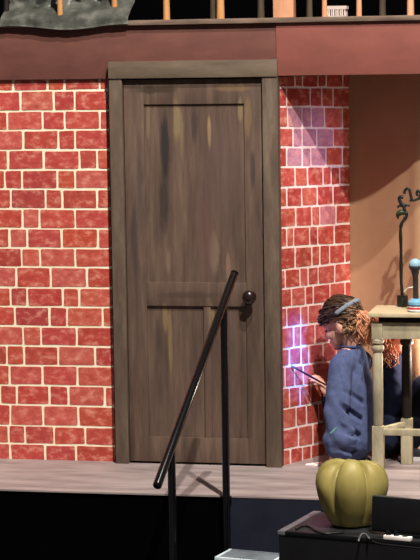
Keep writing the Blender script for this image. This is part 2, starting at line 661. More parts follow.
def tint_glow2(u, z):
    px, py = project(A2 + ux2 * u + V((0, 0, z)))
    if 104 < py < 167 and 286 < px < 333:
        return ((190, 150, 176), .85)  # lavender wash of light, over pale paint, put into these bricks
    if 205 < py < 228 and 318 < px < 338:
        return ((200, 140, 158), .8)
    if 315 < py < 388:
        return ((214, 110, 130), .45)  # pink of the coloured glow beside the door painted into these courses
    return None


brick_wall('wall_right', rows, None, ux2, A2, n2, .0, L2, ZF - .001, M['mortar2'], .0115, tint_glow2)

# ------------------------------------------------------------------ door
D0 = P(198, 464.5, Y=0)
D0.z = 0
door = thing('door_1', None, None, D0, kind='structure')
fl, fr = P(112.5, 270, Y=-.05).x, P(279.5, 270, Y=-.05).x          # outer edges of the frame
dl, dr_ = P(127, 270, Y=-.03).x, P(264.2, 270, Y=-.03).x          # door leaf
fz = P(195, 60.5, Y=-.05).z
dz = P(195, 79, Y=-.03).z
wst = [(.28, (60, 49, 42)), (.5, (90, 73, 63)), (.74, (120, 101, 85))]
M['frame'] = wood_mat('grey brown frame paint', [(.26, (58, 50, 43)), (.5, (92, 80, 68)), (.76, (128, 113, 95))], sc=14, stretch=(1, 1, .22))
bm = bmesh.new()
add_box(bm, (fl, -.055, 0), (dl - .004, .04, dz + .006), .003)
part('door_frame', bm, M['frame'], door, True)
bm = bmesh.new()
add_box(bm, (dr_ + .004, -.055, 0), (fr, .04, dz + .006), .003)
part('door_frame', bm, M['frame'], door, True)
bm = bmesh.new()
add_box(bm, (fl - .001, -.062, dz + .0065), (fr, -.021, fz), .004)
M['frameh'] = wood_mat('grey brown header paint', [(.28, (82, 72, 59)), (.5, (106, 94, 78)), (.74, (128, 114, 96))], sc=14, stretch=(.2, 1, 1))
part('door_head', bm, M['frameh'], door, True)


def dpos(px, py):
    p = P(px, py, Y=-.03)
    return p.x - D0.x, p.z


blobs = []
for (px, py, wx, wy, c, k) in [
        (165, 150, 6, 40, (38, 37, 40), .8), (164, 200, 6, 42, (40, 39, 42), .7), (176, 120, 4.5, 28, (146, 128, 90), .6), (148, 120, 2.5, 30, (134, 112, 88), .6),
        (181, 135, 3, 26, (138, 122, 92), .5), (194, 125, 4, 22, (60, 52, 52), .7), (209, 132, 2, 18, (176, 152, 110), .7), (240, 110, 3, 14, (148, 128, 96), .6),
        (248, 118, 4, 24, (130, 108, 70), .5), (155, 90, 26, 4, (58, 50, 38), .8), (232, 88, 22, 4, (128, 104, 70), .5), (222, 170, 24, 60, (96, 76, 72), .5),
        (214, 255, 6, 26, (140, 120, 104), .5), (228, 268, 3, 20, (152, 124, 110), .45), (168, 262, 3, 14, (136, 114, 100), .5), (253, 170, 3, 22, (48, 42, 44), .6),
        (165, 318, 3, 18, (134, 116, 78), .65), (170, 345, 2.5, 36, (140, 120, 76), .55), (212, 318, 3, 16, (140, 120, 82), .65), (212, 360, 5, 50, (82, 66, 58), .5),
        (158, 335, 3, 20, (70, 58, 52), .6), (140, 190, 4, 60, (66, 56, 54), .5), (134, 240, 4, 40, (56, 48, 54), .5), (190, 295, 36, 4, (70, 56, 48), .6),
        (205, 240, 10, 60, (98, 74, 68), .5), (250, 395, 5, 60, (70, 60, 50), .4), (148, 400, 10, 50, (84, 68, 58), .4), (186, 400, 8, 40, (104, 82, 74), .4)]:
    x, z = dpos(px, py)
    blobs.append((x, z, wx / 193, wy / 193, c, k))
M['door'] = wood_mat('distressed brown door paint', wst, blobs)
# leaf: back board, stiles and rails 12 mm proud of the panels, all one carved slab
bm = bmesh.new()
fy, py_, by = -.032, -.022, .01
add_box(bm, (dl, py_, .012), (dr_, by, dz))
PX = lambda px, py=270: P(px, py, Y=-.03).x
PZ = lambda py, px=195: P(px, py, Y=-.03).z
stl, stm1, stm2, str_ = PX(146.5), PX(203), PX(210), PX(246)
z1, z2, z3, z4 = PZ(104), PZ(282.5), PZ(306), PZ(437.5)
for lo, hi in [((dl, fy, .012), (stl, py_ + .001, dz)), ((str_, fy, .012), (dr_, py_ + .001, dz)), ((stl - .001, fy, z1), (str_ + .001, py_ + .001, dz)),
               ((stl - .001, fy, z3), (str_ + .001, py_ + .001, z2)), ((stl - .001, fy, .012), (str_ + .001, py_ + .001, z4)), ((stm1, fy, z4 - .001), (stm2, py_ + .001, z3 + .001))]:
    add_box(bm, lo, hi, .0015)
leaf = part('door_leaf', bm, M['door'], door, True)
# lock rail: a thin raised board
bm = bmesh.new()
add_box(bm, (stl + .001, fy - .004, z3), (str_ - .003, fy + .001, z2), .0012)
part('lock_rail', bm, M['door'], door, True)
K = P(250.5, 296.5, Y=-.032)
ax = Matrix.Rotation(math.pi / 2, 3, 'X')
bm = bmesh.new()
add_lathe(bm, [(.001, .012), (.024, .011), (.03, .004), (.03, -.002)], K, 24, ax)
rose = part('knob_plate', bm, M['knob'], door, True)
bm = bmesh.new()
add_lathe(bm, [(.011, .0), (.011, .022), (.016, .028), (.027, .036), (.033, .048), (.033, .056), (.027, .066), (.015, .073), (.001, .075)], K, 24, ax)
for v in bm.verts:
    v.co.z = K.z + (v.co.z - K.z) * 1.12
part('door_knob', bm, M['knob'], door, True)

# ------------------------------------------------------------------ balcony railing
rl = thing('balcony_railing', 'row of wooden balusters standing along the balcony edge', 'railing', P(210, 19, Y=.03))
bal = [(6.5, 6, 'blackpost', .04), (60, 6, 'tanpost', -.02), (114.5, 6.5, 'tanpost', .04), (166.5, 7, 'tanpost', .03), (213, 6, 'darkpost', .05), (220.5, 8, 'tanpost', .03), (261, 7, 'darkpost', .04),
       (284.5, 20, 'peach', .02), (309.5, 6, 'darkpost', .06), (324.5, 5, 'peach', .02), (359, 5.5, 'peach', .03), (382.5, 6.5, 'darkpost', .05), (410.5, 7, 'peach', .02)]
for px, w, m, Y in bal:
    c = P(px, 10, Y=Y)
    hw = w / 193 / 2
    bm = bmesh.new()
    if w > 15:
        add_box(bm, (c.x - hw, Y - .04, DECK), (c.x + hw, Y + .04, DECK + .75), .004)
    else:
        add_lathe(bm, [(hw * 1.02, 0), (hw, .01), (hw * .92, .1), (hw * .8, .16), (hw * 1.1, .19), (hw * 1.1, .22), (hw * .75, .26), (hw * 1.2, .4), (hw * .8, .6), (hw, .75)], (c.x, Y, DECK), 12)
    part('baluster', bm, M[m], rl, True)
bm = bmesh.new()
add_box(bm, (XL, -.035, DECK + .75), (XR, .085, DECK + .8), .006)
part('top_rail', bm, M['darkpost'], rl, True)

# crumpled plastic sheet heaped on the left of the balcony
bm = bmesh.new()
NX, NY = 90, 26
xa, xb = P(9, 15, Y=.1).x, P(135.5, 15, Y=.1).x
grid = []
for i in range(NX + 1):
    row = []
    for j in range(NY + 1):
        u, v = i / NX, j / NY
        x = xa + (xb - xa) * u + noise.noise(V((v * 9, u * 5, 2))) * .012
        z = -.03 + .34 * v + .012 * math.sin(u * 7 + 1) * (1 - v)
        t = min(1, max(0, (z - .012) / .1))
        y = -.053 + .16 * t * t * (3 - 2 * t) + .02 * v
        wr = abs(noise.noise(V((x * 7 + z * 6, z * 5, 3)))) * .06 + abs(noise.noise(V((x * 17 - z * 11, z * 14, 7)))) * .03
        row.append(bm.verts.new((x, y - wr * (.2 + .8 * t) - .012 * math.sin(x * 60 + 9 * noise.noise(V((x * 4, z * 8, 1)))) * t, DECK + z)))
    grid.append(row)
for i in range(NX):
    for j in range(NY):
        bm.faces.new((grid[i][j], grid[i + 1][j], grid[i + 1][j + 1], grid[i][j + 1]))
bmesh.ops.solidify(bm, geom=list(bm.faces), thickness=.002)
tag(part('plastic_sheet', bm, M['sheet'], None, 'all', loc=((xa + xb) / 2, -.05, DECK)), 'crumpled grey translucent plastic sheet hanging over the left of the balcony edge', 'plastic sheet')

# little white slotted basket on the balcony
bc = P(337, 16, Y=.08)
bk = thing('basket', 'small white slotted basket on the balcony deck between balusters', 'basket', (bc.x, .08, DECK))
bm = bmesh.new()
w, h, d = .05, .055, .035
add_box(bm, (bc.x - w, .08 - d, DECK + .001), (bc.x + w, .08 + d, DECK + .006))
for sx in (-1, 1):
    for sy in (-1, 1):
        for k in range(5):
            t = -1 + k * .5
            add_box(bm, (bc.x + t * (w - .006) - .0035, .08 + sy * (d - .002) - .002, DECK + .003), (bc.x + t * (w - .006) + .0035, .08 + sy * (d - .002) + .002, DECK + h * .72)) if sx > 0 else None
    for k in range(3):
        t = -.6 + .6 * k
        add_box(bm, (bc.x + sx * (w - .002) - .002, .08 + t * d - .006, DECK + .003), (bc.x + sx * (w - .002) + .002, .08 + t * d + .006, DECK + h * .72))
part('slotted_side', bm, M['offwhite'], bk)
bm = bmesh.new()
for sy in (-1, 1):
    add_box(bm, (bc.x - w - .004, .08 + sy * d - .003, DECK + h * .7), (bc.x + w + .004, .08 + sy * d + .003, DECK + h))
for sx in (-1, 1):
    add_box(bm, (bc.x + sx * w - .003, .08 - d, DECK + h * .7), (bc.x + sx * w + .003, .08 + d, DECK + h))
part('rim', bm, M['offwhite'], bk)

# ------------------------------------------------------------------ handrail
YP = STAGE_Y - .03
YQ = YP - .62
pb = P(224.5, 499, Y=YP)
hr = thing('handrail', 'black metal pipe handrail sloping down in front of the brown door', 'handrail', (pb.x, YP, PIT))
k_ = (YP - YQ) / (.83 - .15)
top = P(234.5, 273.5, Y=YP + .15 * k_)
bot = P(157.3, 485.5, Y=YP - .85 * k_)
bm = bmesh.new()
dv = (bot - top).normalized()
add_tube(bm, [top, top + dv * .004, bot - dv * .004, bot], [.0165, .0195, .0205, .017], 16)
part('rail', bm, M['pipe'], hr, True)
for e, s in ((top, -1), (bot, 1)):
    bm = bmesh.new()
    add_tube(bm, [e + dv * s * .002, e + dv * s * .008], [.0205, .0165], 16)
    part('end_cap', bm, M['pipe'], hr, True)


def on_rail(Y):
    return top + (bot - top) * ((Y - top.y) / (bot.y - top.y))


for Y, px in ((YP, 224), (YQ, 170)):
    t = on_rail(Y)
    bm = bmesh.new()
    add_tube(bm, [(t.x, Y, PIT), (t.x, Y, t.z)], .0185, 16)
    part('post', bm, M['pipe'], hr, True)
    bm = bmesh.new()
    add_tube(bm, [(t.x, Y, PIT), (t.x, Y, PIT + .012)], .05, 20)
    part('foot_flange', bm, M['pipe'], hr, True)
bm = bmesh.new()
t = on_rail(YP)
add_box(bm, (t.x - .02, YP + .01, -.03), (t.x + .02, STAGE_Y + .004, .0))
part('bracket', bm, M['pipe'], hr)

# ------------------------------------------------------------------ console table
tf = P(378, 472, Z=0)
YF = tf.y
bl_ = P(409, 463.5, Z=0)
YB = bl_.y
tb = thing('console_table', 'distressed cream console table with turned legs and stretcher at the right', 'table', (tf.x, YF, 0))
ZT = P(400, 317, Y=YF - .03).z
hw = .0275
xlg = P(378, 400, Y=YF).x
xend = XR - .25
xlb = P(407, 440, Y=YB).x

zap = P(400, 322.5, Y=YF).z


def leg(x, Y):
    bm = bmesh.new()
    zs = P(378, 430, Y=YF).z
    za = P(378, 339, Y=YF).z
    add_box(bm, (x - hw * 1.05, Y - hw, 0), (x + hw * 1.05, Y + hw, zs + .022), .004)
    if Y == YB and x == xlb:                     # the upper shaft of this back leg is a separate, darker part
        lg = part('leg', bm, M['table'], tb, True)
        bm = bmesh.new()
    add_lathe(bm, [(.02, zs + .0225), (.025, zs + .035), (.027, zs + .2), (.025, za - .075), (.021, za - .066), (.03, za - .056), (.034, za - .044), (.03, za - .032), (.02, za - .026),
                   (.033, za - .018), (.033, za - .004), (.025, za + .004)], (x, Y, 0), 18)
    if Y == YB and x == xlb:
        return tag(part('turned_shaft', bm, M['blackpost'], lg, True), 'dark upper shaft of the back leg')
    add_box(bm, (x - hw, Y - hw, za), (x + hw, Y + hw, zap), .003)
    return part('leg', bm, M['table'], tb, True)


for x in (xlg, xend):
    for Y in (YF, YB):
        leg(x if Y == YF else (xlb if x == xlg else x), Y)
za = P(378, 339, Y=YF).z
bm = bmesh.new()
add_box(bm, (xlg + hw, YF - .018, za + .004), (xend - hw, YF + .012, zap), .002)
part('apron', bm, M['table'], tb, True)
sdir = V((xlb - xlg, YB - YF, 0))
slen = sdir.length
sdir.normalize()
msd = Matrix((sdir, V((-sdir.y, sdir.x, 0)), V((0, 0, 1)))).transposed().to_4x4()
msd.translation = V((xlg, YF, 0))
bm = bmesh.new()
add_box(bm, (.034, -.012, za + .004), (slen - .034, .012, zap), .002, msd)
part('apron', bm, M['table'], tb, True)
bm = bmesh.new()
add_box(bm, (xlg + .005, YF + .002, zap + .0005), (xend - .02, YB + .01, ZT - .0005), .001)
part('shade_filler', bm, M['blackpost'], tb, True)  # dark filler: the shade under the tabletop is in its colour
zs = P(378, 431.5, Y=YF).z
bm = bmesh.new()
add_box(bm, (xlg + hw, YF - .018, zs - .016), (xend - hw, YF + .014, zs + .016), .003)
part('stretcher', bm, M['table'], tb, True)
bm = bmesh.new()
add_box(bm, (.034, -.013, zs - .012), (slen - .034, .014, zs + .016), .003, msd)
part('stretcher', bm, M['table'], tb, True)
xt0 = P(369, 312, Y=YF).x
bm = bmesh.new()
add_box(bm, (xt0, YF - .055, ZT), (xend + .06, YB + .04, ZT + .022), .005)
part('tabletop', bm, M['cream'], tb, True)
TT = ZT + .022

# iron scroll candle stand on the table
Yc = YB - .015
cb = P(402.5, 300, Y=Yc)
cs = thing('iron_scroll_stand', 'black wrought iron stand with curling leafy scroll on the cream table', 'stand', (cb.x, Yc, TT))
bm = bmesh.new()
add_lathe(bm, [(.026, .0005), (.029, .003), (.03, .04), (.028, .048), (.03, .05), (.03, .056), (.024, .058), (.001, .059)], (cb.x, Yc, TT), 20)
part('base', bm, M['iron'], cs, True)
Q = lambda x, y, dy=0: P(x, y, Y=Yc + dy)
bm = bmesh.new()
stem = smooth_path([V((cb.x - .0, Yc, TT + .057)), Q(401.2, 280), Q(401, 250), Q(400.5, 232), Q(401.5, 224), Q(405.5, 218), Q(406.5, 214), Q(404.5, 210), Q(403.8, 207), Q(405, 206)], 6)
add_tube(bm, stem, [.0085 + .001 * math.sin(i * .9) for i in range(len(stem))], 10)
part('stem', bm, M['iron'], cs, True)
bm = bmesh.new()
add_tube(bm, smooth_path([Q(404.2, 194, -.003), Q(405, 190.5), Q(407.5, 188.5), Q(409.5, 190), Q(410.5, 194), Q(412, 199), Q(414, 200.5), Q(417, 199.5), Q(419.5, 198), Q(421, 194), Q(418.5, 190.5), Q(416.8, 193.5), Q(418.5, 196)], 6), .0075, 10)
add_tube(bm, smooth_path([Q(410, 201.2), Q(411.5, 200), Q(414, 200.5)], 4), .006, 8)
add_tube(bm, smooth_path([Q(397.5, 207.5), Q(400, 205.5), Q(404, 206), Q(408, 205), Q(408.5, 206.5)], 5), [.006] * 6 + [.008] * 9 + [.007] * 6, 10)
add_tube(bm, smooth_path([Q(404, 206), Q(400.8, 203), Q(399.3, 199), Q(400.5, 197), Q(403.5, 197.2)], 5), .0095, 10)
part('scroll', bm, M['iron'], cs, True)
bm = bmesh.new()
lp = smooth_path([Q(405.3, 213.6), Q(402, 212.4), Q(399, 213.5), Q(397.8, 216), Q(398.2, 219)], 5)
add_tube(bm, lp, [.004 + .011 * math.sin(math.pi * min(.97, .12 + i / len(lp))) for i in range(len(lp))], 10)
part('leaf', bm, M['leaf'], cs, True)

# blue topped brush on a colourful tub, at the edge of the frame
Yb = YF + .02
tubc = P(416.5, 306, Y=Yb)
tub = thing('paint_tub', 'pale blue tub with red and white label on the table edge', 'tub', (tubc.x, Yb, TT))
rr = .043
zr = lambda py: P(416, py, Y=Yb - .03).z - TT
bm = bmesh.new()
add_lathe(bm, [(rr * .96, .0006), (rr, .004), (rr, .036), (rr * .98, .05), (rr * .62, .066), (rr * .55, .066)], (tubc.x, Yb, TT), 28)
part('body', bm, M['blue'], tub, True)
for z0, z1, m in ((.006, .014, 'white'), (.014, .024, 'red'), (.024, .029, 'white'), (.029, .036, 'navy')):
    bm = bmesh.new()
    add_lathe(bm, [(rr * .9, z0), (rr + .0012, z0), (rr + .0012, z1), (rr * .9, z1)], (tubc.x, Yb, TT), 28)
    tag(part('label_band', bm, M[m], tub, True), {'white': 'white label band', 'red': 'red label band', 'navy': 'navy label band'}[m])
bb = P(415.5, 290, Y=Yb)
br = thing('round_brush', 'upright dark handle with pale blue ball head standing in blue tub', 'brush', (bb.x, Yb, TT + .066))
zh = P(415.5, 264.5, Y=Yb).z
bm = bmesh.new()
add_tube(bm, [(bb.x + .002, Yb, TT + .064), (bb.x + .001, Yb, TT + .1), (bb.x, Yb, zh - .06), (bb.x - .002, Yb, zh - .03), (bb.x - .002, Yb, zh - .022)], [.015, .013, .014, .022, .027], 16)
part('handle', bm, M['greyneck'], br, True)
bm = bmesh.new()
add_ell(bm, (bb.x - .001, Yb, zh), [(.031, 0, 0), (0, .031, 0), (0, 0, .03)], 24, 16)
part('ball_head', bm, M['paleblue'], br, 'all')
bm = bmesh.new()
add_lathe(bm, [(.027, zh - .024), (.0315, zh - .016), (.0315, zh - .009), (.0305, zh - .006)], (bb.x - .001, Yb, 0), 24)
part('collar', bm, M['greyneck'], br, True)
yc = P(423, 290, Y=Yb + .02)
bm = bmesh.new()
yb_ = Yb + .075
yx = P(424, 290, Y=yb_).x
add_lathe(bm, [(.02, .0006), (.022, .004), (.022, .07), (.018, .08), (.01, .086), (.01, .1), (.001, .101)], (yx, yb_, TT), 20)
tag(part('yellow_bottle', bm, M['yellow'], None, True, loc=(yx, yb_, TT)), 'small yellow bottle behind the blue tub at the picture edge', 'bottle')
bm = bmesh.new()
add_tube(bm, smooth_path([V((cb.x + .016, Yc - .0, TT + .0635)), Q(404, 292, -.02), Q(407.5, 288.5, -.03), Q(411, 287.5, -.04), Q(415.5, 288.5, .02), V((cb.x + .09, Yc + .02, TT + .004))], 6), .0032, 8)
tag(part('white_wire', bm, M['white'], None, 'all', loc=(cb.x, Yc, TT)), 'thin white wire curving from the iron stand base on the table', 'wire')

# ------------------------------------------------------------------ people


def ortho(f, up=V((0, 0, 1))):
    f = f.normalized()
    s = up.cross(f).normalized()               # the person's left
    return f, s, f.cross(s)


def add_head(bm, c, f, s, u, k=1.0):
    L = lambda a, b, d: c + (f * a + s * b + u * d) * k
    E = lambda p, ra, rs, ru: add_ell(bm, p, [f * ra * k, s * rs * k, u * ru * k])
    E(L(-.012, 0, .03), .098, .076, .09)
    E(L(.035, 0, -.03), .058, .062, .075)
    E(L(.05, 0, -.065), .042, .05, .045)
    E(L(.074, 0, -.098), .022, .026, .02)
    E(L(.078, 0, .03), .02, .055, .016)
    add_cap(bm, L(.09, 0, .012), .009 * k, L(.113, 0, -.03), .0125 * k)
    for q in (-1, 1):
        E(L(.098, .013 * q, -.034), .011, .01, .009)
        E(L(.06, .038 * q, -.03), .03, .025, .024)
        add_ell(bm, L(-.02, .077 * q, -.018), [f * .02 * k, s * .012 * k + f * -.004, u * .033 * k])
        add_cap(bm, L(.0, .074 * q, .012), .007 * k, L(-.02, .083 * q, .012), .006 * k)
        add_cap(bm, L(-.004, .073 * q, -.036), .007 * k, L(.006, .073 * q, -.03), .007 * k)
    E(L(.091, 0, -.06), .012, .024, .008)
    E(L(.088, 0, -.073), .012, .022, .009)


def add_hand(bm, wrist, fwd, pal, curl=.6, k=1.0, side=1):
    """palm from the wrist along fwd, palm side pal; five fingers, thumb on the side"""
    f = fwd.normalized()
    pal = (pal - f * pal.dot(f)).normalized()
    s = pal.cross(f) * side
    add_ell(bm, wrist + f * .045 * k, [f * .05 * k, s * .038 * k, pal * .016 * k])
    for i, (o, ln) in enumerate(((-.028, .066), (-.0095, .077), (.0095, .072), (.028, .056))):
        b = wrist + f * .08 * k + s * o * k
        a = 0
        d = f
        for j, q in enumerate((.45, .32, .23)):
            a += curl * (.5 if j == 0 else .8)
            d = f * math.cos(a) + pal * math.sin(a)
            e = b + d * ln * q * 1.1 * k
            add_cap(bm, b, (.0088 - .0008 * j) * k, e, (.0082 - .0009 * j) * k, 10)
            b = e
    b = wrist + f * .025 * k - s * .03 * k
    m_ = b + (f * .55 - s * .6 + pal * .5).normalized() * .036 * k
    add_cap(bm, b, .012 * k, m_, .0095 * k, 10)
    add_cap(bm, m_, .0092 * k, m_ + (f * .8 + pal * .55 + s * .05).normalized() * .03 * k, .007 * k, 10)


def strands(bm, n, start, end, rad, amp, freq, rng, via=None):
    """wavy hair locks from start(i) to end(i)"""
    for i in range(n):
        a, b = start(), end()
        mids = via(a, b) if via else [(a + b) / 2]
        base = smooth_path([a] + mids + [b], 5)
        ph, ph2 = rng.uniform(0, 6), rng.uniform(0, 6)
        t = (b - a).normalized()
        n1, n2_ = frame_of(t)
        pts = []
        for j, p in enumerate(base):
            q = j / (len(base) - 1)
            w = amp * min(1, q * 3)
            pts.append(p + n1 * w * math.sin(freq * q * 6.28 + ph) + n2_ * w * math.cos(freq * q * 6.28 + ph2))
        add_tube(bm, pts, [rad * (.55 + .6 * math.sin(math.pi * min(.96, .15 + j / len(pts)))) for j in range(len(pts))], 6)


def foldf(amp, axis=V((0, 0, 1)), sc=9.0, seed=0.0, damp=None):
    def fn(c, n):
        a = noise.noise(V((c.x * sc + seed, c.y * sc, c.z * sc * 1.6 + seed)))
        b = noise.noise(V((c.x * sc * 2.3 + seed, c.y * sc * 2.3, c.z * sc * 3 + c.x * 20)))
        r = 1 - abs(a) * 2.4
        d = amp * (max(r, -.4) * .8 + b * .4)
        return d * (damp(c) if damp else 1)
    return fn


# --- first person: crouching with back to us, painting the receding brick wall
J = lambda px, py, Y: P(px, py, Y=Y)
pel = J(351, 440, .10)
pel.z = .15
p1 = thing('person', 'person in slate blue sweatshirt crouching at the brick wall and painting it with a brush', 'person', (pel.x, .10, 0))
che = J(351, 385, .10)
nkb = J(351.5, 350, .11)
hd = J(341.5, 324.5, .115)
lsh, lel, lwr = J(340.5, 366, .0), J(337, 412, -.085), J(340.5, 450, -.1)
rsh, rel, rwr = J(361, 362, .2), J(338, 410, .24), J(327.5, 395, .205)
wface = V((-.35, .93, 0)).normalized()
hipL, hipR = pel + V((-.045, .0, .0)), pel + V((.035, .02, .0))
knL, knR = V((pel.x - .105, .25, .33)), V((pel.x - .035, .31, .35))
anL, anR = V((pel.x - .06, .14, .075)), V((pel.x + .03, .18, .075))
hf, hs, hu = ortho(V((-.86, .28, -.42)))
bm = bmesh.new()
add_head(bm, hd, hf, hs, hu, .97)
add_cap(bm, hd + hf * -.035 + hu * -.05, .05, nkb, .052)
add_cap(bm, nkb, .05, che, .085)
add_cap(bm, lsh, .045, rsh, .045)
add_cap(bm, che, .085, pel, .095)
for a, b, c, sgn in ((lsh, lel, lwr, 1), (rsh, rel, rwr, -1)):
    add_cap(bm, a, .038, b, .032)
    add_cap(bm, b, .032, c, .024)
add_cap(bm, nkb, .05, lsh, .04)
add_cap(bm, nkb, .05, rsh, .04)
hp = J(320, 380.5, .19)
add_hand(bm, rwr, (hp - rwr), V((-.75, .3, -.55)), .75, .92, -1)
lh_f = V((.1, .1, -.6))
add_hand(bm, lwr + V((0, 0, -.01)), V((-.25, .45, -.35)), V((0, -.3, -1)), .25, .8, 1)
for h, k, a in ((hipL, knL, anL), (hipR, knR, anR)):
    add_cap(bm, h, .08, k, .055)
    add_cap(bm, k, .055, a, .036)
    add_cap(bm, a + V((0, -.02, -.03)), .035, a + V((-.05, .12, -.045)), .028)
body = part('body', blob(bm, .0046, 3), M['skin'], p1, 'all')
for q in (-1, 1):
    bm = bmesh.new()
    add_ell(bm, hd + (hf * .083 + hs * .032 * q + hu * .0) * .97, [hf * .008, hs * .011, hu * .0045], 12, 8)
    part('eye', bm, M['eye'], p1, 'all')
# sweatshirt
bm = bmesh.new()
add_cap(bm, nkb + V((0.004, .0, -.03)), .072, che, .118)
add_cap(bm, che, .118, pel + V((0, 0, .05)), .128)
add_cap(bm, pel + V((0, 0, .05)), .128, pel + V((0.0, -.01, -.01)), .122)
add_cap(bm, nkb + V((0, 0, -.035)), .068, lsh, .058)
add_cap(bm, nkb + V((0, 0, -.035)), .068, rsh, .058)
add_cap(bm, lsh, .058, lel, .068)
add_cap(bm, lel, .068, lwr + V((0, 0, .03)), .078)
add_cap(bm, lwr + V((.004, -.0, .05)), .092, lwr + V((.012, -.0, .012)), .068)
add_cap(bm, rsh, .06, rel, .056)
add_cap(bm, rel, .05, rel + (rwr - rel) * .1, .046)
ldir = (lwr - lel).normalized()


def sstep(a, b, x):
    t = min(1, max(0, (x - a) / (b - a)))
    return t * t * (3 - 2 * t)


sax = (lwr - lsh).normalized()


def sw_fold(c, n):
    d = foldf(.0035, sc=6, seed=3.1)(c, n)
    q = c - lsh
    ax = q.dot(sax)
    off = q - sax * ax
    if off.length < .12 and ax > .08:
        inner = off.x / max(off.length, 1e-4)              # 1 on the side next to the back
        k = sstep(.1, .22, ax) * (1 - sstep(.47, .53, ax))
        w = math.sin(ax * 66 - off.x * 34 + 1.6 * noise.noise(c * 7))
        d -= k * sstep(-.2, .55, inner) * .024 * max(0, w) ** 1.3
        d += k * (1 - sstep(-.2, .6, inner)) * .0045 * math.sin(ax * 40 - off.x * 60)
    return d


sw = part('sweatshirt', blob(bm, .0065, 5, sw_fold), M['sweater'], p1, 'all')
bm = bmesh.new()
ring = []
cdir = (hd + hf * -.035 + hu * -.05 - nkb).normalized()
a_, b_ = frame_of(cdir)
for k in range(25):
    t = k / 24 * 2 * math.pi
    ring.append(nkb + cdir * .03 + (a_ * math.cos(t) + b_ * math.sin(t)) * .057)
add_tube(bm, ring, .007, 8, False)
part('collar', bm, M['sweater'], sw, 'all')
bm = bmesh.new()
mk0, mk1 = P(330.5, 433.5, Y=lel.y - .085), P(336.5, 427.5, Y=lel.y - .085)
for k in range(5):
    t0, t1 = k / 5 + .02, (k + 1) / 5 - .03
    add_tube(bm, [mk0.lerp(mk1, t0), mk0.lerp(mk1, t1)], .0035, 6)
tag(part('sleeve_mark', bm, M['green'], sw), 'small green mark on the sleeve')
bm = bmesh.new()
for h, k, a in ((hipL, knL, anL), (hipR, knR, anR)):
    add_cap(bm, h, .09, k, .068)
    add_cap(bm, k, .068, a + V((0, 0, .01)), .05)
add_cap(bm, hipL, .09, hipR, .09)
part('trousers', blob(bm, .008, 4, foldf(.006, sc=9, seed=8)), M['denim'], p1, 'all')
for a in (anL, anR):
    bm = bmesh.new()
    add_cap(bm, a + V((0.01, -.03, -.03)), .043, a + V((-.03, .11, -.038)), .036)
    add_cap(bm, a + V((0, -.01, .0)), .046, a + V((0, 0, -.04)), .042)
    for v in bm.verts:
        v.co.z = max(v.co.z, .014)
    shoe = part('shoe', blob(bm, .006, 2), M['shoe'], p1, 'all')
    bm = bmesh.new()
    add_tube(bm, [(a.x + .01, a.y - .065, .009), (a.x + .005, a.y - .03, .009), (a.x - .015, a.y + .04, .009), (a.x - .03, a.y + .12, .009), (a.x - .035, a.y + .15, .009)], [.022, .041, .042, .04, .02], 14)
    for v in bm.verts:
        v.co.z = .0005 if v.co.z < .009 else .016
    part('sole', bm, M['sole'], shoe)
# hair
rg = random.Random(21)
HL = lambda a, b, d: hd + (hf * a + hs * b + hu * d) * .97
bm = bmesh.new()
add_ell(bm, HL(-.02, 0, .038), [hf * .105, hs * .088, hu * .098], 32, 24)
kill = []
for v in bm.verts:
    q = v.co - hd
    a, b, d = q.dot(hf), q.dot(hs), q.dot(hu)
    if (a > .045 and d < .05) or (a > -.045 and d < .03) or d < -.075:
        kill.append(v)
bmesh.ops.delete(bm, geom=kill, context='VERTS')
cap_o = bmesh.ops.solidify(bm, geom=list(bm.faces), thickness=.006)


def on_cap(alo, ahi, dlo, dhi):
    while True:
        th, ph = rg.uniform(0, 6.283), rg.uniform(-1.1, 1.57)
        a, b, d = math.cos(ph) * math.cos(th), math.cos(ph) * math.sin(th), math.sin(ph)
        p = (-.02 + a * .105, b * .088, .038 + d * .098)
        if alo < p[0] < ahi and dlo < p[2] < dhi:
            return HL(*p)


tie = HL(-.128, .02, .03)


def over(a, b):
    """keep the lock outside the skull"""
    m_ = []
    c0 = HL(-.02, 0, .038)
    for t in (.33, .66):
        p = a.lerp(b, t)
        v = (p - c0)
        sc_ = math.sqrt((v.dot(hf) / .108) ** 2 + (v.dot(hs) / .092) ** 2 + (v.dot(hu) / .102) ** 2)
        m_.append(c0 + v / max(sc_, .25) * rg.uniform(1.0, 1.1))
    return m_


strands(bm, 300, lambda: on_cap(.0, .1, .045, .16), lambda: tie + V((rg.uniform(-.02, .02), rg.uniform(-.02, .02), rg.uniform(-.02, .03))), .0034, .006, 1.3, rg, over)
part('hair', bm, M['hairdark'], p1, 'all')
bm = bmesh.new()
strands(bm, 90, lambda: on_cap(.05, .1, .05, .12), lambda: HL(rg.uniform(.065, .1), rg.uniform(-.06, .07), rg.uniform(.035, .068)), .0046, .009, 1.4, rg)
strands(bm, 6, lambda: on_cap(.03, .07, .03, .07), lambda: HL(rg.uniform(.03, .06), .078, rg.uniform(.015, .045)), .0035, .006, 1.4, rg)
tag(part('fringe', bm, M['hairdark'], p1, 'all'), 'dark curly fringe')
bm = bmesh.new()
strands(bm, 280, lambda: on_cap(-.13, -.04, -.05, .11), lambda: tie + V((rg.uniform(-.02, .02), rg.uniform(-.02, .02), rg.uniform(-.03, .02))), .0032, .008, 1.5, rg, over)
strands(bm, 50, lambda: on_cap(-.11, -.03, -.055, .03), lambda: HL(rg.uniform(-.1, -.02), rg.uniform(.03, .085), rg.uniform(-.085, -.04)), .0035, .007, 1.6, rg)
tag(part('back_hair', bm, M['hairmid'], p1, 'all'), 'lighter brown swept back curls')
bm = bmesh.new()
pe = J(372, 343, .07)
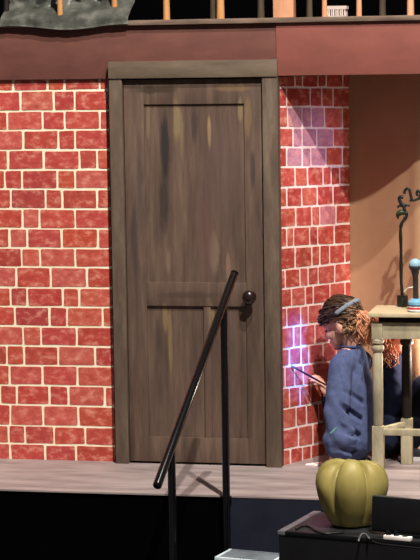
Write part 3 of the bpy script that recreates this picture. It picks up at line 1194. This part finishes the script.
strands(bm, 220, lambda: tie + V((rg.uniform(-.012, .012), rg.uniform(-.02, .02), rg.uniform(-.012, .012))),
        lambda: pe + V((rg.uniform(-.06, .015), rg.uniform(-.045, .045), rg.uniform(-.02, .05))), .003, .011, 2.0, rg,
        lambda a, b: [a.lerp(b, .4) + V((.02, 0, .018)) + V((rg.uniform(-.03, .02), rg.uniform(-.03, .03), 0))])
tag(part('ponytail', bm, M['hairlight'], p1, 'all'), 'auburn blond curly ponytail')
bm = bmesh.new()
pts = []
bd = (hf * -.95 + hu * .27).normalized()
bn = bd.cross(hs)
for k in range(33):
    t = math.radians(-76 + 152 * k / 32)
    pts.append(HL(-.012, 0, .045) + hs * math.sin(t) * .104 + bd * math.cos(t) * .131)
for side in (-1, 1):
    pass
rings = []
for p in pts:
    o = (p - HL(-.012, 0, .045)).normalized()
    rings.append([bm.verts.new(p + bn * x + o * y) for x, y in ((-.0105, -.003), (.0105, -.003), (.0105, .003), (-.0105, .003))])
for i in range(len(rings) - 1):
    for k in range(4):
        bm.faces.new((rings[i][k], rings[i][(k + 1) % 4], rings[i + 1][(k + 1) % 4], rings[i + 1][k]))
bm.faces.new(rings[0])
bm.faces.new(rings[-1])
part('headband', bm, M['band'], p1, 'all')
bm = bmesh.new()
add_ell(bm, tie, [(.017, 0, 0), (0, .017, 0), (0, 0, .012)], 12, 8)
part('hair_tie', bm, M['hairdark'], p1, 'all')

# brush in the hand
b1 = J(325, 384.5, .165)
tipu, tipz = onw2(290, 365.5)
tip = A2 + ux2 * tipu + V((0, 0, tipz)) + n2 * .006
pb_ = thing('paintbrush', 'thin dark paintbrush in the crouching person\'s hand touching the bricks', 'paintbrush', b1)
bd_ = (tip - b1).normalized()
Lb = (tip - b1).length
bm = bmesh.new()
add_tube(bm, [b1 - bd_ * .02, b1, b1 + bd_ * Lb * .5, b1 + bd_ * (Lb - .045)], [.002, .0045, .006, .004], 8)
part('handle', bm, M['brushwood'], pb_, True)
bm = bmesh.new()
add_tube(bm, [b1 + bd_ * (Lb - .046), b1 + bd_ * (Lb - .02)], .0052, 8)
part('ferrule', bm, M['greyneck'], pb_, True)
bm = bmesh.new()
add_tube(bm, [b1 + bd_ * (Lb - .021), b1 + bd_ * (Lb - .01), tip], [.005, .0055, .0015], 8)
part('bristles', bm, M['bristle'], pb_, True)

# --- second person: sitting on the floor behind the table
Y2 = .3
pe2 = J(390, 445, Y2)
pe2.z = .11
p2 = thing('person', 'person in dark navy jacket with auburn curls sitting behind the cream table', 'person', (pe2.x, Y2, 0))
ch2 = J(389.5, 388, Y2)
nk2 = J(391, 354, Y2)
hd2 = J(395, 331, Y2 - .01)
f2_, s2_, u2_ = ortho(V((.9, -.12, -.3)))
sR, sL = J(391, 368, Y2 - .06), J(391, 368, Y2 + .06)
kA, kB = V((pe2.x + .2, Y2 - .04, .36)), V((pe2.x + .25, Y2 - .035, .36))
aA, aB = V((pe2.x + .125, Y2 - .045, .075)), V((pe2.x + .22, Y2 - .02, .075))
eR, wR = V((pe2.x + .03, Y2 - .06, .3)), V((pe2.x + .2, Y2 - .04, .42))
eL, wL = V((pe2.x + .07, Y2 + .03, .3)), V((pe2.x + .25, Y2 - .0, .43))
bm = bmesh.new()
add_head(bm, hd2, f2_, s2_, u2_, .9)
add_cap(bm, hd2 + f2_ * -.035 + u2_ * -.05, .045, nk2, .048)
add_cap(bm, nk2, .046, ch2, .075)
add_cap(bm, sR, .04, sL, .04)
add_cap(bm, ch2, .075, pe2, .085)
for a, b, c in ((sR, eR, wR), (sL, eL, wL)):
    add_cap(bm, nk2, .045, a, .04)
    add_cap(bm, a, .04, b, .033)
    add_cap(bm, b, .033, c, .023)
    add_hand(bm, c, V((.8, .1, -.2)), V((0, 0, -1)), .5, .85, 1)
for k, a in ((kA, aA), (kB, aB)):
    add_cap(bm, pe2, .078, k, .046)
    add_cap(bm, k, .045, a, .034)
    add_cap(bm, a, .033, a + V((.1, 0, -.04)), .026)
part('body', blob(bm, .0055, 3), M['skin'], p2, 'all')
bm = bmesh.new()
add_cap(bm, nk2 + V((0, 0, -.02)), .056, ch2, .09)
add_cap(bm, ch2, .09, pe2 + V((0, 0, .02)), .102)
for a, b, c in ((sR, eR, wR), (sL, eL, wL)):
    add_cap(bm, nk2 + V((0, 0, -.03)), .055, a, .05)
    add_cap(bm, a, .05, b, .043)
    add_cap(bm, b, .043, c, .035)
part('jacket', blob(bm, .0075, 4, foldf(.008, sc=9, seed=5)), M['navy'], p2, 'all')
bm = bmesh.new()
for k, a in ((kA, aA), (kB, aB)):
    add_cap(bm, pe2, .1, k, .058)
    add_cap(bm, k, .056, a + V((0, 0, .015)), .046)
for v in bm.verts:
    v.co.z = max(v.co.z, .004)
part('trousers', blob(bm, .0075, 4, foldf(.005, sc=9, seed=2)), M['denim'], p2, 'all')
for a in (aA, aB):
    bm = bmesh.new()
    add_cap(bm, a + V((-.03, 0, -.03)), .04, a + V((.12, 0, -.04)), .033)
    add_cap(bm, a, .043, a + V((0, 0, -.03)), .04)
    for v in bm.verts:
        v.co.z = max(v.co.z, .014)
    shoe = part('shoe', blob(bm, .006, 2), M['shoe'], p2, 'all')
    bm = bmesh.new()
    add_tube(bm, [(a.x - .075, a.y, .009), (a.x - .05, a.y, .009), (a.x + .03, a.y, .009), (a.x + .12, a.y, .009), (a.x + .155, a.y, .009)], [.02, .038, .04, .038, .02], 14)
    for v in bm.verts:
        v.co.z = .0005 if v.co.z < .009 else .02
    part('sole', bm, M['sole'], shoe)
rg = random.Random(5)
H2 = lambda a, b, d: hd2 + (f2_ * a + s2_ * b + u2_ * d) * .9
bm = bmesh.new()
add_ell(bm, H2(-.02, 0, .035), [f2_ * .1, s2_ * .084, u2_ * .092], 24, 18)
kill = [v for v in bm.verts if ((v.co - hd2).dot(f2_) > .04 and (v.co - hd2).dot(u2_) < .045) or (v.co - hd2).dot(u2_) < -.07]
bmesh.ops.delete(bm, geom=kill, context='VERTS')
bmesh.ops.solidify(bm, geom=list(bm.faces), thickness=.006)
strands(bm, 130, lambda: H2(rg.uniform(-.1, .03), rg.choice((-1, 1)) * rg.uniform(.02, .08), rg.uniform(-.02, .1)),
        lambda: J(rg.uniform(385.5, 397), rg.uniform(352, 369), Y2 + rg.uniform(-.13, .08)), .0045, .013, 2.2, rg,
        lambda a, b: [a.lerp(b, .5) + V((-.03, rg.uniform(-.02, .02), .02))])
part('hair', bm, M['auburn'], p2, 'all')

# ------------------------------------------------------------------ floor scrap
sp = P(316, 464.6, Z=0)
bm = bmesh.new()
pl = [(-.05, -.03), (.0, -.045), (.04, -.03), (.06, .01), (.02, .045), (-.03, .03), (-.055, .01)]
lo = [bm.verts.new((sp.x + a, sp.y + b, .0006)) for a, b in pl]
hi = [bm.verts.new((sp.x + a, sp.y + b, .002 + .006 * (i % 3 == 1))) for i, (a, b) in enumerate(pl)]
bm.faces.new(lo[::-1])
bm.faces.new(hi)
for k in range(len(pl)):
    bm.faces.new((lo[k], lo[(k + 1) % len(pl)], hi[(k + 1) % len(pl)], hi[k]))
tag(part('paper_scrap', bm, M['paper'], None, loc=(sp.x, sp.y, 0)), 'scrap of pinkish white paper on the stage floor by the brick wall', 'paper')

# ------------------------------------------------------------------ pit: case, pumpkin, screen, board
e1 = V((math.cos(math.radians(-12)), math.sin(math.radians(-12)), 0))
e2 = V((-e1.y, e1.x, 0))
YCS = STAGE_Y - 1.15
C0 = P(278.5, 531, Y=YCS)
CT = C0.z
mc = Matrix((e1, e2, V((0, 0, 1)))).transposed().to_4x4()
mc.translation = V((C0.x, C0.y, 0))
cdep, clen = .42, 1.05
case = thing('equipment_case', 'large black equipment case in front of the stage under the pumpkin', 'case', (C0.x, C0.y, PIT))
bm = bmesh.new()
add_box(bm, (0, 0, PIT + .0), (clen, cdep, CT - .0165), .004, mc)
part('shell', bm, M['case'], case, True)
bm = bmesh.new()
add_box(bm, (.0305, .0065, CT - .012), (clen - .006, cdep - .006, CT), .002, mc)
part('lid', bm, M['casetop'], case, True)
bm = bmesh.new()
add_box(bm, (-.003, -.003, CT - .016), (.03, cdep + .003, CT + .002), .002, mc)  # pale strip: light on the lid's left side is in its colour
tag(part('edging', bm, M['palegrey'], case, True), 'pale strip along the short side, light put into its colour')
bm = bmesh.new()
add_box(bm, (.0305, -.003, CT - .016), (clen, .006, CT + .002), .002, mc)
tag(part('edging', bm, M['case'], case, True), 'black edging along the front')

# pumpkin
pc = None
for t in range(400):                                   # its foot stands on the case where the photo shows it
    y = C0.y + .02 + t * .001
    q = P(347, 523, Y=y)
    if q.z <= CT and pc is None:
        pc = q
pc = P(351.5, 524.5, Z=CT)
sc_p = (pc - EYE).dot(Fw) / F_PX                       # metres a pixel at that depth
H, Rm = 71 * sc_p, 37.8 * sc_p
bm = bmesh.new()
prof = [(.0, .0), (.34, .0), (.52, .015), (.62, .05), (.71, .14), (.83, .27), (.93, .42), (.99, .55), (1.0, .67), (.95, .79), (.85, .885), (.7, .955), (.52, .99), (.36, 1.0), (.18, .99), (.03, .98)]
NL, SEG = 6, 144
view_a = math.atan2(EYE.y - pc.y, EYE.x - pc.x)
rings = []
sp_prof = smooth_path([V((a, b, 0)) for a, b in prof], 4)
for p in sp_prof:
    ring = []
    for k in range(SEG):
        th = 2 * math.pi * k / SEG
        ph = ((th - view_a) * NL / (2 * math.pi) + .5) % 1 - .5
        lobe = math.sqrt(max(0, 1 - (abs(ph) * 2) ** 2.8 * .97))
        wob = 1 + .03 * math.sin(th * 3 + 1) + .02 * math.sin(th * 5)
        dep = .19 + .13 * p.y
        r = max(p.x, .004) * Rm * (1 - dep + dep * lobe) * wob
        z = p.y * H * (.9 - .15 * (1 - lobe) * p.y * min(1, p.x * 2) + .13 * max(0, math.cos(th - view_a)) ** 2.6 * p.y * min(1, p.x * 1.5)) + .02 * H * p.y * math.sin(th * 2 + .7 - view_a)
        ring.append(bm.verts.new((pc.x + r * math.cos(th), pc.y + r * math.sin(th), CT + .001 + max(0, z))))
    rings.append(ring)
for i in range(len(rings) - 1):
    for k in range(SEG):
        bm.faces.new((rings[i][k], rings[i][(k + 1) % SEG], rings[i + 1][(k + 1) % SEG], rings[i + 1][k]))
bm.faces.new(rings[0][::-1])
bm.faces.new(rings[-1])
tag(part('pumpkin', bm, M['pumpkin'], None, 'all', loc=(pc.x, pc.y, CT)), 'olive yellow ribbed pumpkin prop standing on the black case', 'pumpkin')

# flat black screen on the case
q0 = P(371.5, 534, Z=CT)
mo = thing('monitor', 'low black flat panel screen at the right end of the case', 'monitor', q0)
sm_ = (q0 - EYE).dot(Fw) / F_PX
mh = 35 * sm_
ms = mc.copy()
a0 = math.radians(-13)
f1 = V((math.cos(a0), math.sin(a0), 0))
g1 = V((-f1.y, f1.x, 0))
lean = math.radians(3)
up_ = (V((0, 0, 1)) * math.cos(lean) + g1 * math.sin(lean))
ms = Matrix((f1, up_.cross(f1) * 1, up_)).transposed().to_4x4()
ms.translation = q0 + V((0, 0, .012))
bm = bmesh.new()
add_box(bm, (0, .0, 0), (.36, .03, mh), .004, ms)
part('casing', bm, M['screen'], mo, True)
bm = bmesh.new()
add_box(bm, (.008, -.0015, .01), (.352, .004, mh - .008), .001, ms)
part('panel', bm, M['case'], mo, True)
bm = bmesh.new()
add_box(bm, (.0, .001, mh - .001), (.36, .028, mh + .003), .001, ms)  # grey strip paints the highlight along the top of the screen
tag(part('edge_highlight', bm, M['greyneck'], mo, True), 'grey top edge, highlight put into its colour')
bm = bmesh.new()
add_box(bm, (.06, -.012, -.004), (.3, .06, .0075), .002, Matrix.Translation(q0 + V((0, 0, .0045))) @ Matrix((f1, g1, V((0, 0, 1)))).transposed().to_4x4())
part('foot', bm, M['screen'], mo, True)

# power strip and cables
ps = P(398, 540, Z=CT)
pw = thing('power_strip', 'white power strip lying on the case below the black screen', 'power strip', ps)
mp_ = Matrix.Translation(ps) @ Matrix((f1, g1, V((0, 0, 1)))).transposed().to_4x4()
bm = bmesh.new()
add_box(bm, (-.06, -.016, .0006), (.06, .014, .018), .004, mp_)
part('strip_body', bm, M['white'], pw, True)
for x in (-.042, -.008, .03):
    bm = bmesh.new()
    add_lathe(bm, [(.011, .0178), (.011, .0192), (.008, .0192), (.008, .0184)], mp_ @ V((x, 0, 0)), 16)
    part('socket', bm, M['greyneck'], pw, True)
for (x, dx, lb) in ((-.042, -.02, 'black plug at the left end of the white power strip'), (-.008, .02, 'black plug in the middle of the white power strip')):
    bm = bmesh.new()
    add_tube(bm, [mp_ @ V((x, 0, .0195)), mp_ @ V((x, -.002, .031)), mp_ @ V((x, -.004, .039))], [.01, .009, .005], 10)
    tag(part('plug', bm, M['screen'], None, True, loc=mp_ @ V((x, 0, .024))), lb, 'plug')
Z1 = CT + .0055


def cable(name, pix, label, rad=.004, m='screen'):
    bm = bmesh.new()
    pts = [P(a, b, Z=Z1 + h) for a, b, h in pix]
    add_tube(bm, smooth_path(pts, 6), rad, 8)
    tag(part(name, bm, M[m], None, 'all', loc=pts[0]), label, 'cable')


cable('cable', [(369, 538.5, 0), (366, 534.5, .004), (362, 534, .004), (359.5, 538, .004), (358.6, 541, .003)], 'short pale grey cable looping on the case below the pumpkin', .0042, 'palegrey')
cable('cable', [(296, 529, 0), (303, 526, 0), (310, 527, 0), (316, 531, 0), (324, 533.5, 0), (336, 533, 0), (344, 532.2, 0)], 'black cable lying on the case left of the pumpkin foot', .0045)
cable('cable', [(372, 541, 0), (380, 544, 0), (398, 546, 0), (412, 547.5, 0), (428, 549, 0)], 'black cable lying in front of the white power strip', .0045)

# pale edged low board, bottom centre
YT = STAGE_Y - .75
t0 = P(214.5, 557.5, Y=YT)
tw = thing('low_table', 'low grey topped table with pale blue white edge before the stage', 'table', (t0.x, YT, PIT))
zt = t0.z
mw = Matrix((e1, e2, V((0, 0, 1)))).transposed().to_4x4()
mw.translation = V((t0.x, t0.y, 0))
wl = (P(276, 558, Y=YT) - t0).length
dep = .17
bm = bmesh.new()
add_box(bm, (.012, .012, zt - .012), (wl - .012, dep - .012, zt), .001, mw)
part('tabletop', bm, M['greytop'], tw, True)
for lo, hi in (((0, 0), (wl, .012)), ((0, .0121), (.012, dep)), ((wl - .012, .0121), (wl, dep)), ((.0121, dep - .012), (wl - .0121, dep))):
    bm = bmesh.new()
    add_box(bm, (lo[0], lo[1], zt - .02), (hi[0], hi[1], zt + .003), .002, mw)
    back = lo[1] > .1
    tag(part('edge_strip', bm, M['greytop' if back else 'paleedge'], tw, True), None if back else 'pale blue white edge strip')
for x in (.03, wl - .03):
    for y in (.03, dep - .03):
        q = mw @ V((x, y, 0))
        bm = bmesh.new()
        add_tube(bm, [(q.x, q.y, PIT), (q.x, q.y, zt - .012)], .012, 12)
        part('leg', bm, M['pipe'], tw, True)

# ------------------------------------------------------------------ light


def spot(name, loc, target, energy, color, size_deg, blend=.4, radius=.05):
    l = bpy.data.lights.new(name, 'SPOT')
    l.energy = energy
    l.color = color
    l.spot_size = math.radians(size_deg)
    l.spot_blend = blend
    l.shadow_soft_size = radius
    o = bpy.data.objects.new(name, l)
    COL.objects.link(o)
    o.location = loc
    o.rotation_euler = (V(target) - V(loc)).to_track_quat('-Z', 'Y').to_euler()
    return o


dd = d0
tanA = (P(352, 77, Y=B2.y).z - P(352, 207, Y=B2.y).z) / dd
TA, TB = tanA, tanA * 1.53
LA = V((3.2, -6.0, ZF + TA * 6.0))
LB = V((2.6, -5.0, ZF + TB * 5.0))
spot('stage_light', LA, (.1, 0, .9), 4200, (1, .93, .84), 40, .6, .08)
spot('stage_light', LB, (.1, 0, .9), 4200, (1, .93, .86), 44, .6, .07)
# violet lamp playing on the wall next to the door
for vy in (336, 358, 380):
    tu, tz = onw2(297.5, vy)
    spot('violet_light', (2.3, -2.1, 2.75), A2 + ux2 * tu + V((0, 0, tz)), 1500, (.06, .23, 1.0), 3.6, .8, .02)
lu, lz = onw2(318, 160)
spot('lavender_light', (3.4, -.55, 1.9), A2 + ux2 * lu + V((0, 0, lz)), 125, (.9, .66, 1), 13.5, .9, .1)
pl_ = bpy.data.lights.new('added_fill_light', 'POINT')  # added off-frame fill for wall and hair under the table, no fixture
pl_.energy = 11
pl_.color = (1, .86, .7)
pl_.shadow_soft_size = .04
po = bpy.data.objects.new('added_fill_light', pl_)
COL.objects.link(po)
po.location = P(444, 352, Y=.26)
w = bpy.data.worlds.new('world')
SC.world = w
w.use_nodes = True
w.node_tree.nodes['Background'].inputs['Color'].default_value = (1.0, .88, .86, 1)
w.node_tree.nodes['Background'].inputs['Strength'].default_value = .11
SC.view_settings.view_transform = 'Standard'
SC.view_settings.look = 'None'
SC.view_settings.exposure = 0
SC.view_settings.gamma = 1
SC.view_settings.use_curve_mapping = False
